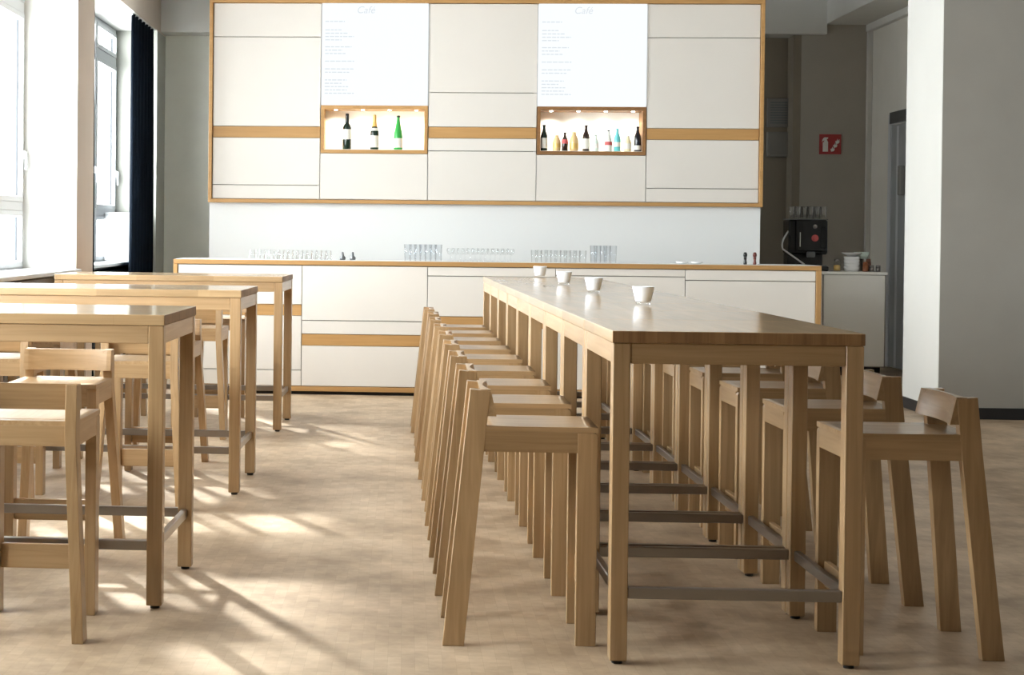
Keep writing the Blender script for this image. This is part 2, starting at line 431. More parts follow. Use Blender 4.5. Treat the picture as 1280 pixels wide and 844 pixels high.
# cut the partition for the niche depth
part = bpy.data.objects['wall_partition']
me = part.data; bmx = bmesh.new()
def rect(x0, x1, z0, z1, y0, y1):
    mm = MB(); mm.bm.free(); mm.bm = bmx; mm.box(x0, y0, z0, x1, y1, z1)
ya, yb, yc = Y0+.06, Y0+.31, Y0+1.5
rect(-1.905, 3.37, 0, ZN0, ya, yb); rect(-1.905, 3.37, ZN1, 3.70, ya, yb)
rect(-1.905, XS[1], ZN0, ZN1, ya, yb); rect(XS[2], XS[3], ZN0, ZN1, ya, yb); rect(XS[4], 3.37, ZN0, ZN1, ya, yb)
rect(-1.905, 3.37, 0, 3.70, yb, yc)
bmx.to_mesh(me); bmx.free()
# lit menu boards
SCREEN = pbr('lit_menu_face', (.02, .02, .02), .6, spec=.1, emis=(.95, .985, 1.0), estr=1.0)
INK = pbr('menu_lettering', (.01, .01, .01), .9, spec=0, emis=(.78, .83, .87), estr=.95)
def menu(x0, x1, label):
    r = tag(empty('menu_board', (x0, Y0-.004, ZN1+.002)), label, 'menu board', 'lit menu boards')
    W, H = x1-x0, zt-ZN1-.004
    b = MB(); b.box(.003, -.012, 0, W-.003, .055, H, bev=.002); b.build('light_box', SCREEN, r)
    fc = bpy.data.curves.new('heading', 'FONT'); fc.body = 'Café'; fc.size = .095; fc.extrude = .0008; fc.align_x = 'CENTER'; fc.shear = .25
    o = bpy.data.objects.new('heading', fc); COL.objects.link(o); fc.materials.append(INK); me = bpy.data.meshes.new_from_object(o.evaluated_get(bpy.context.evaluated_depsgraph_get())); bpy.data.objects.remove(o); me.name = 'heading'
    o = bpy.data.objects.new('heading', me); COL.objects.link(o); o.parent = r; o.location = (W*.41, -.0135, H-.095); o.rotation_euler = (PI/2, 0, 0)
    rr = random.Random(3); z = H-.18
    for n, g in ((1, .07), (4, .05), (3, .06), (1, .06), (2, .06), (5, .03)):
        t = MB()
        for k in range(n):
            x = .035
            L = rr.uniform(.16, .30)
            while x < .03+L:
                w = rr.uniform(.02, .05); t.box(x, -.0135, z, min(x+w, .03+L), -.0115, z+.010); x += w+.008
            z -= .032
        z -= g*.7
        t.build('text_block', INK, r)
menu(XS[1]+.004, XS[2]-.004, 'lit white menu board above the niche with three wine bottles')
menu(XS[3]+.004, XS[4]-.004, 'lit white menu board above the niche with many small bottles')

# ------------------------------------------------------------------ bottles
def bottle(name, mat, x, y, z, H, r, label, cat='bottle', shape='wine', lab=None, labm=None, capm=None, capz=.8, group=None, neckm=None):
    rt = tag(empty(name, (x, y, z)), label, cat, group)
    S = {'wine': [(0, 0), (.9, 0), (1, .02), (1, .60), (.85, .66), (.42, .73), (.38, .78), (.38, .98), (.34, 1.0), (0, 1.0)],
         'champ': [(0, 0), (.9, 0), (1, .02), (1, .46), (.85, .58), (.5, .70), (.34, .82), (.34, .98), (.3, 1.0), (0, 1.0)],
         'rhine': [(0, 0), (.9, 0), (1, .02), (1, .36), (.9, .5), (.6, .68), (.34, .86), (.3, .94), (.36, .95), (.36, .99), (0, 1.0)],
         'beer': [(0, 0), (.9, 0), (1, .02), (1, .52), (.9, .62), (.5, .76), (.4, .86), (.38, .95), (.44, .96), (.44, 1.0), (0, 1.0)],
         'fat': [(0, 0), (.85, 0), (1, .05), (1, .55), (.8, .72), (.5, .84), (.46, .96), (.46, 1.0), (0, 1.0)]}[shape]
    def rad(v):
        for (ra, za), (rb, zb_) in zip(S, S[1:]):
            if za <= v <= zb_ and zb_ > za: return ra+(rb-ra)*(v-za)/(zb_-za)
        return S[-2][0]
    m = MB(); m.lathe([(a*r, b*H) for a, b in S], 18); m.build('glass_body', mat, rt)
    if lab:
        for (l0, l1), lm in zip(lab, labm):
            m = MB(); k = 5; m.lathe([(rad(l0+(l1-l0)*i/k)*r+.0012, (l0+(l1-l0)*i/k)*H) for i in range(k+1)], 18)
            m.build('paper_label', lm, rt)
    if capm:
        m = MB(); k = 4; zs = [capz+(1.0-capz)*i/k for i in range(k+1)]
        m.lathe([(rad(v)*r+.0015, v*H) for v in zs]+[(0, H+.002)], 14); m.build('cap', capm, rt)
    return rt
BY, BZ = Y0+.055, ZN0+.039
bottle('wine_bottle', GREENB, -.577, BY, BZ, .345, .042, 'tall dark wine bottle with pale label in the niche under the first menu board', lab=[(.28, .56)], labm=[LABELW], capm=BLACK, capz=.76, shape='wine')
bottle('sparkling_wine_bottle', GREENB, -.311, BY, BZ, .335, .043, 'sparkling wine bottle with gold foil neck and white label in the niche', lab=[(.06, .40), (.54, .62)], labm=[LABELW, LABELW], capm=GOLD, capz=.66, shape='champ')
bottle('white_wine_bottle', BRIGHTG, -.084, BY, BZ, .332, .043, 'bright green slender bottle with cream label in the niche', lab=[(.06, .33)], labm=[LABELW], capm=GREENB, capz=.94, shape='rhine')
G = 'small bottles in the second niche'
for x, H, r, nm, mat, lab, labm, cap, shp, lbl in (
    (1.315, .248, .033, 'beer_bottle', GREENB, [(.1, .5)], [LABELW], GREENB, 'beer', 'dark green beer bottle with pale label at the end by the oak stripe'),
    (1.437, .158, .036, 'juice_bottle', AMBERB, [(.2, .45)], [GOLD], LABELW, 'fat', 'squat amber juice bottle beside the red labelled brown bottle'),
    (1.514, .178, .029, 'cola_bottle', BROWNB, [(.4, .62)], [LABELR], BROWNB, 'beer', 'small dark brown bottle with red label in the niche'),
    (1.601, .182, .041, 'juice_bottle', AMBERB, [(.12, .4)], [GOLD], AMBERB, 'fat', 'wider amber juice bottle beside the white labelled beer bottle'),
    (1.715, .248, .034, 'beer_bottle', BROWNB, [(.08, .48)], [LABELW], BROWNB, 'beer', 'dark beer bottle with white label near the middle of the niche'),
    (1.807, .160, .030, 'water_bottle', PALEB, [(.2, .45)], [CLEARB], PALEB, 'beer', 'faint pale green small water bottle in the niche'),
    (1.928, .206, .037, 'liqueur_bottle', CLEARB, [(.28, .44)], [LABELR], BROWNB, 'rhine', 'clear bottle with pinkish red round label in the niche'),
    (2.012, .218, .032, 'soda_bottle', TEALB, [(.2, .40)], [LABELW], TEALB, 'beer', 'turquoise blue soda bottle with white label in the niche'),
    (2.110, .150, .033, 'lemonade_bottle', YELB, [(.15, .5)], [LABELW], LABELW, 'fat', 'small pale yellow lemonade bottle beside the turquoise bottle'),
    (2.205, .238, .034, 'beer_bottle', NAVYB, [(.06, .24)], [LABELW], NAVYB, 'beer', 'black bottle with low white label at the far end of the niche')):
    bottle(nm, mat, x, BY, BZ, H, r, lbl, lab=lab, labm=labm, capm=cap, capz=.94, shape=shp, group=G)

# ------------------------------------------------------------------ bar counter
C0 = 15.56
ctr = tag(empty('bar_counter', (.77, C0, 0)), 'long white panelled bar counter with oak frame and oak stripes', 'bar counter')
def CB(name, mat, b, bev=0):
    m = MB(); m.box(b[0]-.77, b[1]-C0, b[2], b[3]-.77, b[4]-C0, b[5], bev=bev); return m.build(name, mat, ctr)
cx0, cx1 = -2.03, 3.565
CT = 1.172
wt = CB('worktop', BAR['x'], (cx0, C0-.012, CT-.04, cx1, C0+.68, CT), bev=.002)
CB('counter_surface', SPLASH, (cx0+.012, C0+.002, CT, cx1-.012, C0+.675, CT+.0025))
CB('end_panel', BAR['z'], (cx0, C0-.012, .03, cx0+.036, C0+.66, CT-.041), bev=.002)
CB('end_panel', BAR['z'], (cx1-.044, C0-.012, .03, cx1, C0+.66, CT-.041), bev=.002)
CB('bottom_rail', BAR['x'], (cx0+.037, C0-.012, .03, cx1-.045, C0+.05, .072), bev=.002)
CB('kickboard', DARK, (cx0+.02, C0+.03, 0, cx1-.02, C0+.06, .029))
CB('back_board', SEAM, (cx0+.038, C0+.035, .075, cx1-.046, C0+.6, CT-.042))
cs = [cx0+.037, -.900, .194, 1.300, 2.411, cx1-.045]
ct, cb_ = CT-.043, .074
ccols = [[(cb_, .212), (.212, .689), 'B', (.785, ct)],
         [(cb_, .430), 'B', (.529, .648), (.648, ct)],
         [(cb_, .600), 'B', (.696, 1.048), (1.048, ct)],
         [(cb_, .600), 'B', (.696, 1.064), (1.064, ct)],
         [(cb_, .340), 'B', (.436, 1.036), (1.036, ct)]]
for c, zz in enumerate(ccols):
    x0, x1 = cs[c]+.003, cs[c+1]-.003
    for k, q in enumerate(zz):
        if q == 'B': CB('oak_stripe', BAR['x'], (x0, C0+.005, zz[k-1][1]+.001, x1, C0+.034, zz[k+1][0]-.001), bev=.001)
        else: CB('front_panel', WHITE_PANEL, (x0, C0, q[0]+.0035, x1, C0+.034, q[1]-.0035), bev=.0015)
CTZ = CT+.003

# glassware on the counter
def proto_glass(name, prof, mat, label, cat, group, loc):
    o = MB(); o.lathe(prof, 14); o = o.build(name, mat, None, loc); return tag(o, label, cat, group)
def tumbler(r, h): return [(0, 0), (r*.82, 0), (r, h), (r-.003, h), (r*.82-.003, .012), (0, .012)]
def stem(r, h): return [(0, 0), (r*.8, 0), (r*.75, .004), (.006, .008), (.006, h*.45), (r*.75, h*.58), (r, h*.8), (r*.85, h), (r*.85-.002, h), (r-.003, h*.8), (0, h*.5)]
def rowcopies(first, locs):
    for l in locs:
        c = first.copy(); COL.objects.link(c); c.location = l
def row(name, prof, mat, label, cat, group, x0, x1, step, ys):
    P = []
    for k, y in enumerate(ys):
        x = x0 + (step/2 if k % 2 else 0)
        while x <= x1: P.append((x, y, CTZ)); x += step
    f = proto_glass(name, prof, mat, label, cat, group, P[0]); rowcopies(f, P[1:])
row('upturned_cup', [(0, .085), (.026, .085), (.038, 0), (.035, 0), (.023, .08), (0, .08)], CLEAR, 'faint clear upturned glass in the row at the window end of the counter', 'glass', 'upturned glasses at the window end of the counter', -1.37, -.66, .085, (15.95, 16.08))
row('tall_glass', tumbler(.035, .145), TALLG, 'tall bluish glass in the cluster left of the stemmed glasses on counter', 'glass', 'tall glasses left of the stemmed glasses', .02, .31, .09, (15.9, 16.0))
row('stemmed_glass', stem(.036, .115), CLEAR, 'small clear stemmed glass in the long row behind the counter edge', 'glass', 'stemmed glasses in a row on the counter', .40, .93, .088, (15.9, 16.0))
row('water_glass', tumbler(.034, .105), CLEAR, 'short clear water glass in the row behind the white candle holders', 'glass', 'short water glasses on the counter', 1.14, 1.60, .085, (15.9, 16.0))
row('tall_glass', tumbler(.034, .150), TALLG, 'tall clear glass in the cluster right of the short water glasses', 'glass', 'tall glasses right of the water glasses', 1.66, 1.87, .085, (15.9, 16.0))
row('saucer', [(0, 0), (.03, 0), (.055, .012), (.055, .016), (.03, .006), (0, .006)], PORC, 'small white saucer flat on the counter by the dark handles', 'saucer', 'saucers on the counter', 2.44, 2.6, .13, (15.95,))
for dx, nm, mat, lb in ((-.56, 'bar_spoon', GREYM, 'small dark metal pourer lying on the counter among faint glasses'), (-.47, 'bar_spoon', GREYM, 'small dark metal pourer at the end of the faint upturned glasses')):
    q = MB(); q.lathe([(0, 0), (.024, 0), (.028, .02), (.012, .04), (.008, .07), (0, .072)], 12)
    tag(q.build('pourer', mat, None, (dx, 15.9, CTZ)), lb, 'pourer')
for x, mat, lb in ((2.954, BLACK, 'slim black upright mill standing on the counter beside the red brown one'), (3.036, pbr('red_brown_wood', (.12, .02, .012), .4), 'slim red brown upright mill standing on the counter near the coffee machine')):
    rt = tag(empty('spice_mill', (x, 15.75, CTZ)), lb, 'mill')
    q = MB(); q.lathe([(0, 0), (.014, 0), (.016, .01), (.011, .035), (.014, .065), (0, .066)], 14); q.build('mill_body', mat, rt)
    q = MB(); q.lathe([(0, .066), (.015, .067), (.018, .085), (.012, .105), (0, .108)], 14); q.build('mill_head', mat, rt)

# ------------------------------------------------------------------ back cabinet, coffee machine, sign, vents, door
KY = 18.6
cab = tag(empty('back_cabinet', (4.33, KY, 0)), 'grey white cupboard with the coffee machine on top', 'cabinet')
def KB(name, mat, b, bev=0):
    m = MB(); m.box(b[0]-4.33, b[1]-KY, b[2], b[3]-4.33, b[4]-KY, b[5], bev=bev); return m.build(name, mat, cab)
CABM = pbr('cabinet_grey_white', (.80, .78, .73), .5)
KB('carcass', SEAM, (3.74, KY+.02, .09, 4.92, KY+.62, 1.04)); KB('cabinet_top', CABM, (3.73, KY-.01, 1.04, 4.93, KY+.63, 1.07), bev=.003)
for a, b in ((3.745, 4.272), (4.292, 4.905)): KB('door', CABM, (a, KY, .10, b, KY+.02, 1.035), bev=.002)
KB('plinth', DARK, (3.78, KY+.05, 0, 4.88, KY+.58, .09))
KZ = 1.071
mc = tag(empty('coffee_machine', (4.18, KY+.3, KZ)), 'black automatic coffee machine with red badge and white hose', 'coffee machine')
def CM(name, mat, b, bev=0):
    m = MB(); m.box(*b, bev=bev); return m.build(name, mat, mc)
GLB = pbr('gloss_black', (.006, .006, .007), .12)
CM('body', GLB, (-.20, -.05, .17, .20, .24, .53), bev=.015)
CM('base', BLACK, (-.20, -.2, 0, .18, .24, .05), bev=.01); CM('rear_housing', BLACK, (-.19, .05, .05, .17, .24, .17))
CM('front_panel', GLB, (-.13, -.09, .20, .185, -.05, .53), bev=.012)
CM('cup_tray', GREYM, (-.16, -.19, .05, .16, .03, .06)); CM('cup_rail', GREYM, (-.2, -.05, .53, .2, .24, .54))
CM('spout', GREYM, (-.02, -.12, .14, .06, -.06, .2), bev=.008)
CM('display_strip', PVC, (-.095, -.092, .25, -.087, -.089, .40)); CM('side_window', TALLG, (.12, -.093, .24, .17, -.09, .46))
q = MB(); q.lathe([(0, 0), (.036, 0), (.036, .006), (0, .008)], 20); o = q.build('red_badge', LABELR, mc, (.06, -.09, .34)); o.rotation_euler = (PI/2, 0, 0)
q = MB(); q.lathe([(0, 0), (.022, 0), (.02, .005), (0, .006)], 20); o = q.build('silver_badge', STEEL, mc, (.06, -.09, .46)); o.rotation_euler = (PI/2, 0, 0)
q = MB(); q.tube([(-.20, -.02, .41)]+[(-.20-.075*math.sin(t*PI/10), -.03-.012*t, .41-.031*t) for t in range(1, 7)]+[(-.15, -.16, .13), (-.06, -.17, .065)], .009); q.build('hose', PVC, mc)
gl = []
for k in range(11):
    gl.append((4.02+.066*(k % 6) + (.03 if k > 5 else 0), KY+.31 + (.1 if k > 5 else 0), KZ+.541))
f = proto_glass('glass', tumbler(.034, .13), BRIGHTGL, 'clear glass standing on top of the black coffee machine', 'glass', 'glasses on top of the coffee machine', gl[0]); rowcopies(f, gl[1:])
def simple(name, prof, mat, x, y, label, cat, n=18):
    o = MB(); o.lathe(prof, n); return tag(o.build(name, mat, None, (x, y, KZ)), label, cat)
jar = tag(empty('sugar_jar', (4.47, KY+.22, KZ)), 'small glass jar of brown sugar beside the coffee machine', 'jar')
q = MB(); q.lathe([(0, 0), (.036, 0), (.04, .01), (.04, .085), (.026, .1), (0, .1)], 16); q.build('glass_body', CLEAR, jar)
q = MB(); q.lathe([(0, .004), (.034, .004), (.034, .06), (0, .066)], 16); q.build('sugar', GOLD, jar)
q = MB(); q.lathe([(0, .1), (.028, .1), (.028, .125), (0, .128)], 16); q.build('lid', STEEL, jar)
cupst = [(0, 0), (.05, 0), (.075, .045), (.078, .05), (.073, .05), (.047, .006), (0, .006)]
for k in range(4):
    o = MB(); o.lathe([(r_*1.0, z_) for r_, z_ in [(0, 0), (.07, 0), (.082, .05), (.078, .05), (.066, .006), (0, .006)]], 20)
    tag(o.build('bowl', PORC, None, (4.615, KY+.2, KZ+.0345*k)), ['lowest white bowl of the stack on the cupboard', 'second white bowl from the bottom of the cupboard stack', 'third white bowl from the bottom of the cupboard stack', 'topmost white bowl of the stack on the cupboard'][k], 'bowl', 'stacked white bowls')
o = MB(); o.lathe([(0, 0), (.04, 0), (.10, .035), (.105, .04), (.1, .041), (.038, .006), (0, .006)], 20); tag(o.build('saucer', PORC, None, (4.615, KY+.2, KZ+.154)), 'white saucer lying on top of the bowl stack', 'saucer')
bk = tag(empty('glass_bowl', (4.76, KY+.38, KZ)), 'pale glass bowl on a stand behind the small jars', 'bowl')
q = MB(); q.lathe([(0, 0), (.05, 0), (.05, .008), (.012, .012), (.012, .13), (0, .13)], 16); q.build('stand', STEEL, bk)
q = MB(); q.lathe([(0, .13), (.06, .13), (.085, .20), (.082, .20), (.055, .137), (0, .137)], 18); q.build('glass_body', PALEB, bk)
for x, y, mat, h, lb in ((4.735, .12, pbr('cinnamon_jar', (.28, .09, .03), .4), .10, 'small cinnamon coloured shaker beside the white bowls'), (4.79, .22, pbr('cocoa_jar', (.12, .04, .02), .4), .13, 'dark brown cocoa shaker behind the silver shakers')):
    rt = tag(empty('shaker', (x, KY+y, KZ)), lb, 'shaker')
    q = MB(); q.lathe([(0, 0), (.028, 0), (.03, .01), (.027, h*.75), (0, h*.76)], 14); q.build('shaker_body', mat, rt)
    q = MB(); q.lathe([(0, h*.76), (.027, h*.76), (.02, h), (0, h)], 14); q.build('lid', mat, rt)
for x, lb in ((4.80, 'silver steel shaker beside the cinnamon shaker'), (4.865, 'silver steel shaker at the outer end of the cupboard')):
    rt = tag(empty('shaker', (x, KY+.12, KZ)), lb, 'shaker')
    q = MB(); q.lathe([(0, 0), (.024, 0), (.024, .05), (0, .05)], 14); q.build('shaker_body', STEEL, rt)
    q = MB(); q.lathe([(0, .05), (.025, .05), (.023, .065), (0, .068)], 14); q.build('lid', STEEL, rt)
# extinguisher sign on the back wall
sx, sz, sy = 4.765, 2.384, YB-.302
sg = tag(empty('fire_extinguisher_sign', (sx, sy, sz)), 'square red sign with white extinguisher and flames on the wall', 'sign')
q = MB(); q.box(0, -.008, 0, .25, 0, .23, bev=.001); q.build('sign_plate', RED, sg)
q = MB()
q.prism([(.04, .03), (.10, .03), (.10, .14), (.09, .16), (.085, .175), (.10, .18), (.10, .195), (.06, .195), (.045, .185), (.035, .165), (.03, .14), (.042, .155), (.058, .16), (.05, .14), (.04, .135)], -.0095, -.0082, 'y')
q.build('extinguisher_symbol', SIGNW, sg)
q = MB()
for ox, oz in ((.135, .03), (.165, .075), (.19, .12)):
    q.prism([(ox, oz), (ox+.03, oz+.005), (ox+.045, oz+.03), (ox+.035, oz+.028), (ox+.04, oz+.055), (ox+.02, oz+.032), (ox+.018, oz+.06), (ox+.004, oz+.03), (ox-.008, oz+.035)], -.0095, -.0082, 'y')
q.build('flame_symbol', SIGNW, sg)
# vent grilles
for (z0, z1, lb) in ((2.71, 3.05, 'grey ventilation grille on the dark wall above the plain box'), (2.36, 2.655, 'plain dark grey box below the ventilation grille')):
    v = tag(empty('vent_grille' if z0 > 2.5 else 'wall_box', (4.22, YB, z0)), lb, 'vent' if z0 > 2.5 else 'wall box')
    H = z1-z0
    q = MB(); q.box(0, -.05, 0, .26, -.001, H, bev=.006); q.build('housing', VENTM, v)
    if z0 > 2.5:
        q = MB()
        for k in range(9): q.box(.03, -.056, .04+k*.03, .23, -.05, .055+k*.03)
        q.build('slats', GREYM, v)
    else:
        q = MB(); q.box(.02, -.056, .02, .24, -.05, H-.02, bev=.003); q.build('cover', VENTM, v)
# steel door in the right wall
d = struct(empty('door_1', (XE, 18.95, 0)))
DH = 2.78
q = MB(); q.box(-.03, -1.0, 0, .0, -.9, DH); q.box(-.03, 1.08, 0, 0, 1.18, DH); q.box(-.03, -.9, DH-.11, 0, 1.08, DH); struct(q.build('door_frame', PVC, d))
q = MB(); q.box(-.02, -.9, .01, -.001, 1.08, DH-.12); struct(q.build('door_leaf', DOORM, d))
q = MB(); q.box(-.045, -.9, DH-.105, -.03, 1.08, DH+.02); struct(q.build('door_header', GREYM, d))
q = MB(); q.box(-.075, .52, 1.88, -.02, .62, 2.2, bev=.01); struct(q.build('door_closer', VENTM, d))
q = MB(); q.box(-.022, .78, .02, -.0195, .86, DH-.14); struct(q.build('door_edge', PVC, d))

# ------------------------------------------------------------------ bar tables
LW = .058
def table(W, D, top_mat, end_faces, label, cat, group):
    """origin at the front right leg corner for window tables; local x 0..W, y 0..D"""
    H = 1.10
    rt = tag(empty('bar_table'), label, cat, group)
    q = MB(); q.box(0, 0, H-.040, W, D, H, bev=.003, seg=2)
    for f in q.bm.faces:
        n = f.normal
        f.normal_update()
        if abs(getattr(f.normal, end_faces)) > .9: f.material_index = 1
    q.build('tabletop', [top_mat, ENDG], rt)
    e = .003
    for x in (e, W-LW-e):
        for y in (e, D-LW-e):
            q = MB(); q.box(x, y, .012, x+LW, y+LW, H-.0405, bev=.003); l = q.build('leg', OAK['z'], rt)
            q = MB(); q.lathe([(0, 0), (.018, 0), (.018, .0125), (0, .0125)], 12, (x+LW/2, y+LW/2, 0)); q.build('glide', GLIDE, l)
    a0, a1 = H-.108, H-.0405
    for y in (e+.002, D-e-.026):
        q = MB(); q.box(e+LW+.0008, y, a0, W-e-LW-.0008, y+.024, a1, bev=.002); q.build('apron', OAK['x'], rt)
    for x in (e+.002, W-e-.026):
        q = MB(); q.box(x, e+LW+.0008, a0, x+.024, D-e-LW-.0008, a1, bev=.002); q.build('apron', OAK['y'], rt)
    for y in (e+.008, D-e-.038):
        q = MB(); q.box(e+LW, y, .217, W-e-LW, y+.03, .255, bev=.003); q.build('footrest_bar', STEEL, rt)
    for x in (e+.018, W-e-.043):
        q = MB(); q.box(x, e+LW, .217, x+.025, D-e-LW, .255, bev=.003); q.build('footrest_bar', STEEL, rt)
    return rt
A1 = .0137     # the joined row stands slightly turned
T0 = Vector((.6803, 5.9009, 0)); PIT = .8273; S = .82
def row_pt(x, y, z=0):
    c, s = math.cos(A1), math.sin(A1)
    return (T0.x + x*c - y*s, T0.y + x*s + y*c, z)
ordn = ['first', 'second', 'third', 'fourth', 'fifth', 'sixth', 'seventh', 'eighth', 'ninth']
GT = 'square bar tables joined into one long row'
tproto = table(S, .822, TOPY, 'y', '', 'table', GT)
for k in range(9):
    t = tproto if k == 0 else dup(tproto, (0, 0, 0))
    t.location = row_pt(0, PIT*k); t.rotation_euler = (0, 0, A1)
    t['label'] = 'square oak bar table, %s of the joined row counting from its near end' % ordn[k]
A2 = -.0217
lt = [(-.893, 6.600, 'nearest of the wide oak bar tables by the windows, with glossy top'), (-.876, 9.527, 'middle wide oak bar table by the windows, behind the nearest one'), (-.866, 12.604, 'farthest wide oak bar table by the windows, closest to the bar counter')]
WT = 1.64
lproto = table(WT, .85, TOPX, 'x', '', 'table', 'wide bar tables by the windows')
for k, (x, y, lb) in enumerate(lt):
    t = lproto if k == 0 else dup(lproto, (0, 0, 0))
    t.location = (x - WT*math.cos(A2), y - WT*math.sin(A2), 0); t.rotation_euler = (0, 0, A2); t['label'] = lb

# ------------------------------------------------------------------ bar stools (facing +x)
def make_stool():
    rt = tag(empty('bar_stool'), '', 'stool')
    SH = .752; TH = .04
    W2 = .198
    # seat: slightly dished board with a tongue between the rear posts
    bm = bmesh.new(); NX, NY = 12, 10; x0, x1 = -.182, .20
    def zt_(u, v): return SH - .008*max(0, 1-(2*u-1)**2)*max(0, 1-(2*v-1)**2)
    def xe(u, v):
        x = x0+(x1-x0)*u
        return x
    top = [[bm.verts.new((xe(i/NX, j/NY), -W2+2*W2*j/NY, zt_(i/NX, j/NY))) for j in range(NY+1)] for i in range(NX+1)]
    bot = [[bm.verts.new((xe(i/NX, j/NY), -W2+2*W2*j/NY, SH-.018)) for j in range(NY+1)] for i in range(NX+1)]
    for i in range(NX):
        for j in range(NY):
            f = bm.faces.new((top[i][j], top[i+1][j], top[i+1][j+1], top[i][j+1])); f.smooth = True
            bm.faces.new((bot[i][j+1], bot[i+1][j+1], bot[i+1][j], bot[i][j]))
    for i in range(NX):
        for j in (0, NY): bm.faces.new((top[i][j], top[i+1][j], bot[i+1][j], bot[i][j]))
    for j in range(NY):
        for i in (0, NX): bm.faces.new((top[i][j], top[i][j+1], bot[i][j+1], bot[i][j]))
    q = MB(); q.bm.free(); q.bm = bm
    q.box(-.238, -W2+TH+.001, SH-.018, -.178, W2-TH-.001, SH-.0005)
    q.build('seat', OAK['x'], rt)
    # frame rails under the seat
    zr0, zr1 = SH-.088, SH-.0183
    for s in (-1, 1):
        ya, yb_ = sorted((s*(W2-.0005), s*(W2-.026)))
        q = MB(); q.box(-.19, ya, zr0, .131, yb_, zr1); q.build('seat_rail', OAK['x'], rt)
    q = MB(); q.box(.176, -W2+TH, zr0, .1995, W2-TH, zr1); q.build('seat_rail', OAK['y'], rt)
    q = MB(); q.box(-.238, -W2+TH+.001, zr0, -.214, W2-TH-.001, zr1); q.build('seat_rail', OAK['y'], rt)
    for s in (-1, 1):
        ya, yb_ = sorted((s*W2, s*(W2-TH)))
        q = MB(); q.prism([(.130, 0), (.1995, 0), (.1995, SH-.032), (.1955, SH-.022), (.186, SH-.0183), (.130, SH-.0183)], ya, yb_, 'y', bev=.0015)
        q.build('leg', OAK['z'], rt)
        # slanted rear leg running up as back post, splayed outwards at the floor
        sp = .045
        def Y(z, inner): return s*((W2-(TH if inner else 0)) + sp*max(0, 1-z/.70))
        zt2 = .879
        def X(z, fr): return (-.326+.087*z/.877) if not fr else (-.252+.083*z/.877)
        bmv = []
        q = MB()
        zz = (0, .70, zt2)
        rings = []
        for z in zz:
            za, zb2 = z, z
            if z == zt2: za, zb2 = z, z-.006
            rings.append([q.bm.verts.new((X(za, 0), Y(za, 0), za)), q.bm.verts.new((X(zb2, 1), Y(zb2, 0), zb2)), q.bm.verts.new((X(zb2, 1), Y(zb2, 1), zb2)), q.bm.verts.new((X(za, 0), Y(za, 1), za))])
        fs = []
        for a, b in zip(rings, rings[1:]):
            for i in range(4): fs.append(q.bm.faces.new((a[i], a[(i+1) % 4], b[(i+1) % 4], b[i])))
        fs.append(q.bm.faces.new(rings[0])); fs.append(q.bm.faces.new(rings[-1]))
        bmesh.ops.bevel(q.bm, geom=list({e for f in fs for e in f.edges}), offset=.0015, segments=1, affect='EDGES')
        q.build('leg', OAK['z'], rt)
    # hollowed backrest board, leaning back a little
    bm = bmesh.new(); N = 20; zb0, zb1 = .786, .878; wid = W2-.001
    V = []
    for i in range(N+1):
        t = -1+2*i/N; y = t*wid
        holl = .021*max(0, 1-(t/.93)**2)
        th = lambda z: (z-zb0)/(zb1-zb0)
        fb, ft = -.1475-holl, -.168-holl
        rb, rt_ = -.183, -.203
        V.append([bm.verts.new((fb, y, zb0)), bm.verts.new((ft, y, zb1)), bm.verts.new((rt_, y, zb1)), bm.verts.new((rb, y, zb0))])
    for a, b in zip(V, V[1:]):
        for k in range(4):
            f = bm.faces.new((a[k], a[(k+1) % 4], b[(k+1) % 4], b[k]))
    bm.faces.new(V[0]); bm.faces.new(V[-1][::-1])
    q = MB(); q.bm.free(); q.bm = bm; q.build('backrest', OAK['y'], rt)
    q = MB(); q.box(.155, -W2+TH+.0005, .165, .177, W2-TH-.0005, .255, bev=.002); q.build('footrest_rail', OAK['y'], rt)
    return rt
stool = make_stool(); first = [True]
def put(loc, rz, label, group):
    if first[0]:
        o = stool; first[0] = False; o.location = loc; o.rotation_euler = (0, 0, rz)
    else: o = dup(stool, loc, rz)
    o['label'] = label; o['group'] = group
    return o
GS = 'oak stools on the window side of the joined row'
yl = [.46, 1.31, 2.13, 2.97, 3.79, 4.60, 5.42, 6.24, 7.02]
for k in range(9):
    put(row_pt(-.2+R.uniform(-.012, .004), yl[k]), A1 + (R.uniform(-.022, -.006) if k else -.02), 'oak stool on window side of the joined table row, %s from near end' % ordn[k], GS)
GS2 = 'oak stools on the column side of the joined row'
yr = [.405, 1.28, 2.19, 3.03, 3.87, 4.66, 5.50, 6.32, 7.08]
for k in range(9):
    put(row_pt(.805+.2+R.uniform(-.004, .008), yr[k]), A1 + PI + R.uniform(-.015, .015), 'oak stool on column side of the joined table row, %s from near end' % ordn[k], GS2)
GW = 'oak stools at the wide window tables'
q_ = PI/2
for x, y, rz, lb in (
    (-1.322, 6.34, q_, 'oak stool in front of the nearest window table, its back to the camera'),
    (-1.51, 7.76, -q_, 'oak stool behind the nearest window table, facing the camera'),
    (-1.34, 9.23, q_, 'oak stool on the near side of the middle window table, closer to its free end'),
    (-2.115, 9.26, q_, 'oak stool on the near side of the middle window table, closer to the windows'),
    (-1.44, 10.615, -q_, 'oak stool behind the middle window table, closer to its free end'),
    (-2.23, 10.655, -q_, 'oak stool behind the middle window table, closer to the windows'),
    (-1.446, 12.385, q_, 'oak stool on the near side of the farthest window table, closer to its free end'),
    (-2.20, 12.36, q_, 'oak stool on the near side of the farthest window table, closer to the windows'),
    (-1.41, 13.72, -q_, 'oak stool behind the farthest window table, closer to its free end'),
    (-2.165, 13.74, -q_, 'oak stool behind the farthest window table, closer to the windows')):
    put((x, y, 0), rz+A2*.5, lb, GW)

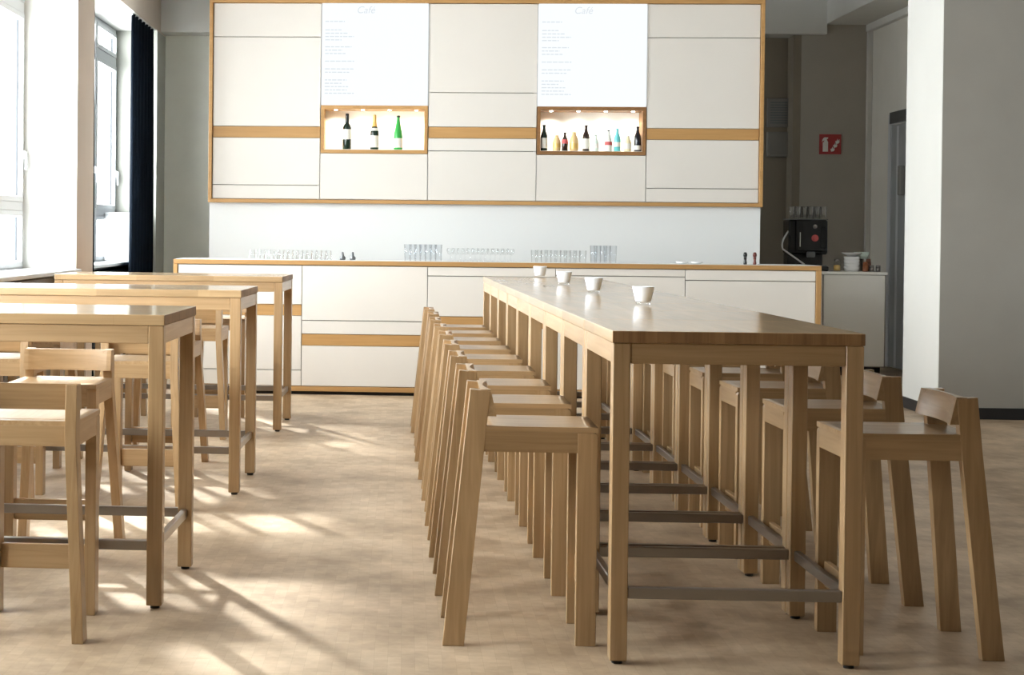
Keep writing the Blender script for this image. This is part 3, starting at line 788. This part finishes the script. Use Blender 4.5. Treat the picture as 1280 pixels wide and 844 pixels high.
# candle holders on the row
hp = None
for k, (x, y) in enumerate(((1.081, 8.191), (1.029, 9.837), (1.003, 11.374), (.992, 13.247))):
    if hp is None:
        hp = tag(empty('candle_holder'), '', 'candle holder', 'white candle holders on the joined row')
        q = MB(); q.lathe([(0, .014), (.031, .013), (.036, .018), (.0500, .080), (.051, .083), (.0485, .083), (.033, .024), (0, .022)], 28); q.build('white_cup', CANDLE, hp)
        q = MB(); q.lathe([(0, 0), (.030, 0), (.032, .003), (.0335, .0135), (0, .0135)], 28); q.build('clear_base', CLEAR, hp)
        o = hp
    else: o = dup(hp, (0, 0, 0))
    o.location = (x, y, 1.1003); o['label'] = 'white glass candle holder on the joined tables, %s' % ['nearest the camera', 'second from the near end', 'third from the near end', 'closest to the bar counter'][k]

# ------------------------------------------------------------------ light
w = bpy.data.worlds.new('sky'); sc.world = w; w.use_nodes = True
bg = w.node_tree.nodes['Background']; bg.inputs['Color'].default_value = (.93, .97, 1.0, 1); bg.inputs['Strength'].default_value = 25.0
sun = bpy.data.lights.new('sun', 'SUN'); sun.energy = 21; sun.angle = .045; sun.color = (1, .96, .89)
so = bpy.data.objects.new('sun', sun); COL.objects.link(so)
az = math.radians(25); el = math.radians(23.5)
dirv = Vector((math.sin(az)*math.cos(el), -math.cos(az)*math.cos(el), -math.sin(el)))
so.rotation_euler = dirv.to_track_quat('-Z', 'Y').to_euler()
for i, (a, b) in enumerate(NICHES):
    ld = bpy.data.lights.new('daylight', 'AREA'); ld.shape = 'RECTANGLE'; ld.size = ZH-1.04; ld.size_y = b-a
    lo = bpy.data.objects.new('daylight', ld); COL.objects.link(lo); lo.location = (XW-.15, (a+b)/2, (ZH+1.04)/2)
    lo.rotation_euler = (0, -PI/2, 0)
    ld.cycles.is_portal = True

# ------------------------------------------------------------------ camera
cam = bpy.data.cameras.new('camera'); co = bpy.data.objects.new('camera', cam); COL.objects.link(co); sc.camera = co
f, cx, cy, yaw, pitch, roll, h = 2231.31, 375.78, 323.15, -.0587, .0142, .0100, 1.4101
cam.sensor_width = 36; cam.sensor_fit = 'HORIZONTAL'; cam.lens = f/1280*36
cam.shift_x = (640-cx)/1280; cam.shift_y = -(422-cy)/1280
co.matrix_world = Matrix.Translation((0, 0, h)) @ Matrix.Rotation(-yaw, 4, 'Z') @ Matrix.Rotation(PI/2-pitch, 4, 'X') @ Matrix.Rotation(roll, 4, 'Z')
cam.clip_end = 200

sc.view_settings.view_transform = 'Standard'; sc.view_settings.look = 'None'
sc.view_settings.gamma = 1; sc.view_settings.use_curve_mapping = False
sc.view_settings.exposure = 0.0
sc.cycles.max_bounces = 10; sc.cycles.diffuse_bounces = 6; sc.cycles.transparent_max_bounces = 16
sc.cycles.sample_clamp_indirect = 8; sc.cycles.use_denoising = True; sc.cycles.caustics_reflective = False; sc.cycles.caustics_refractive = False
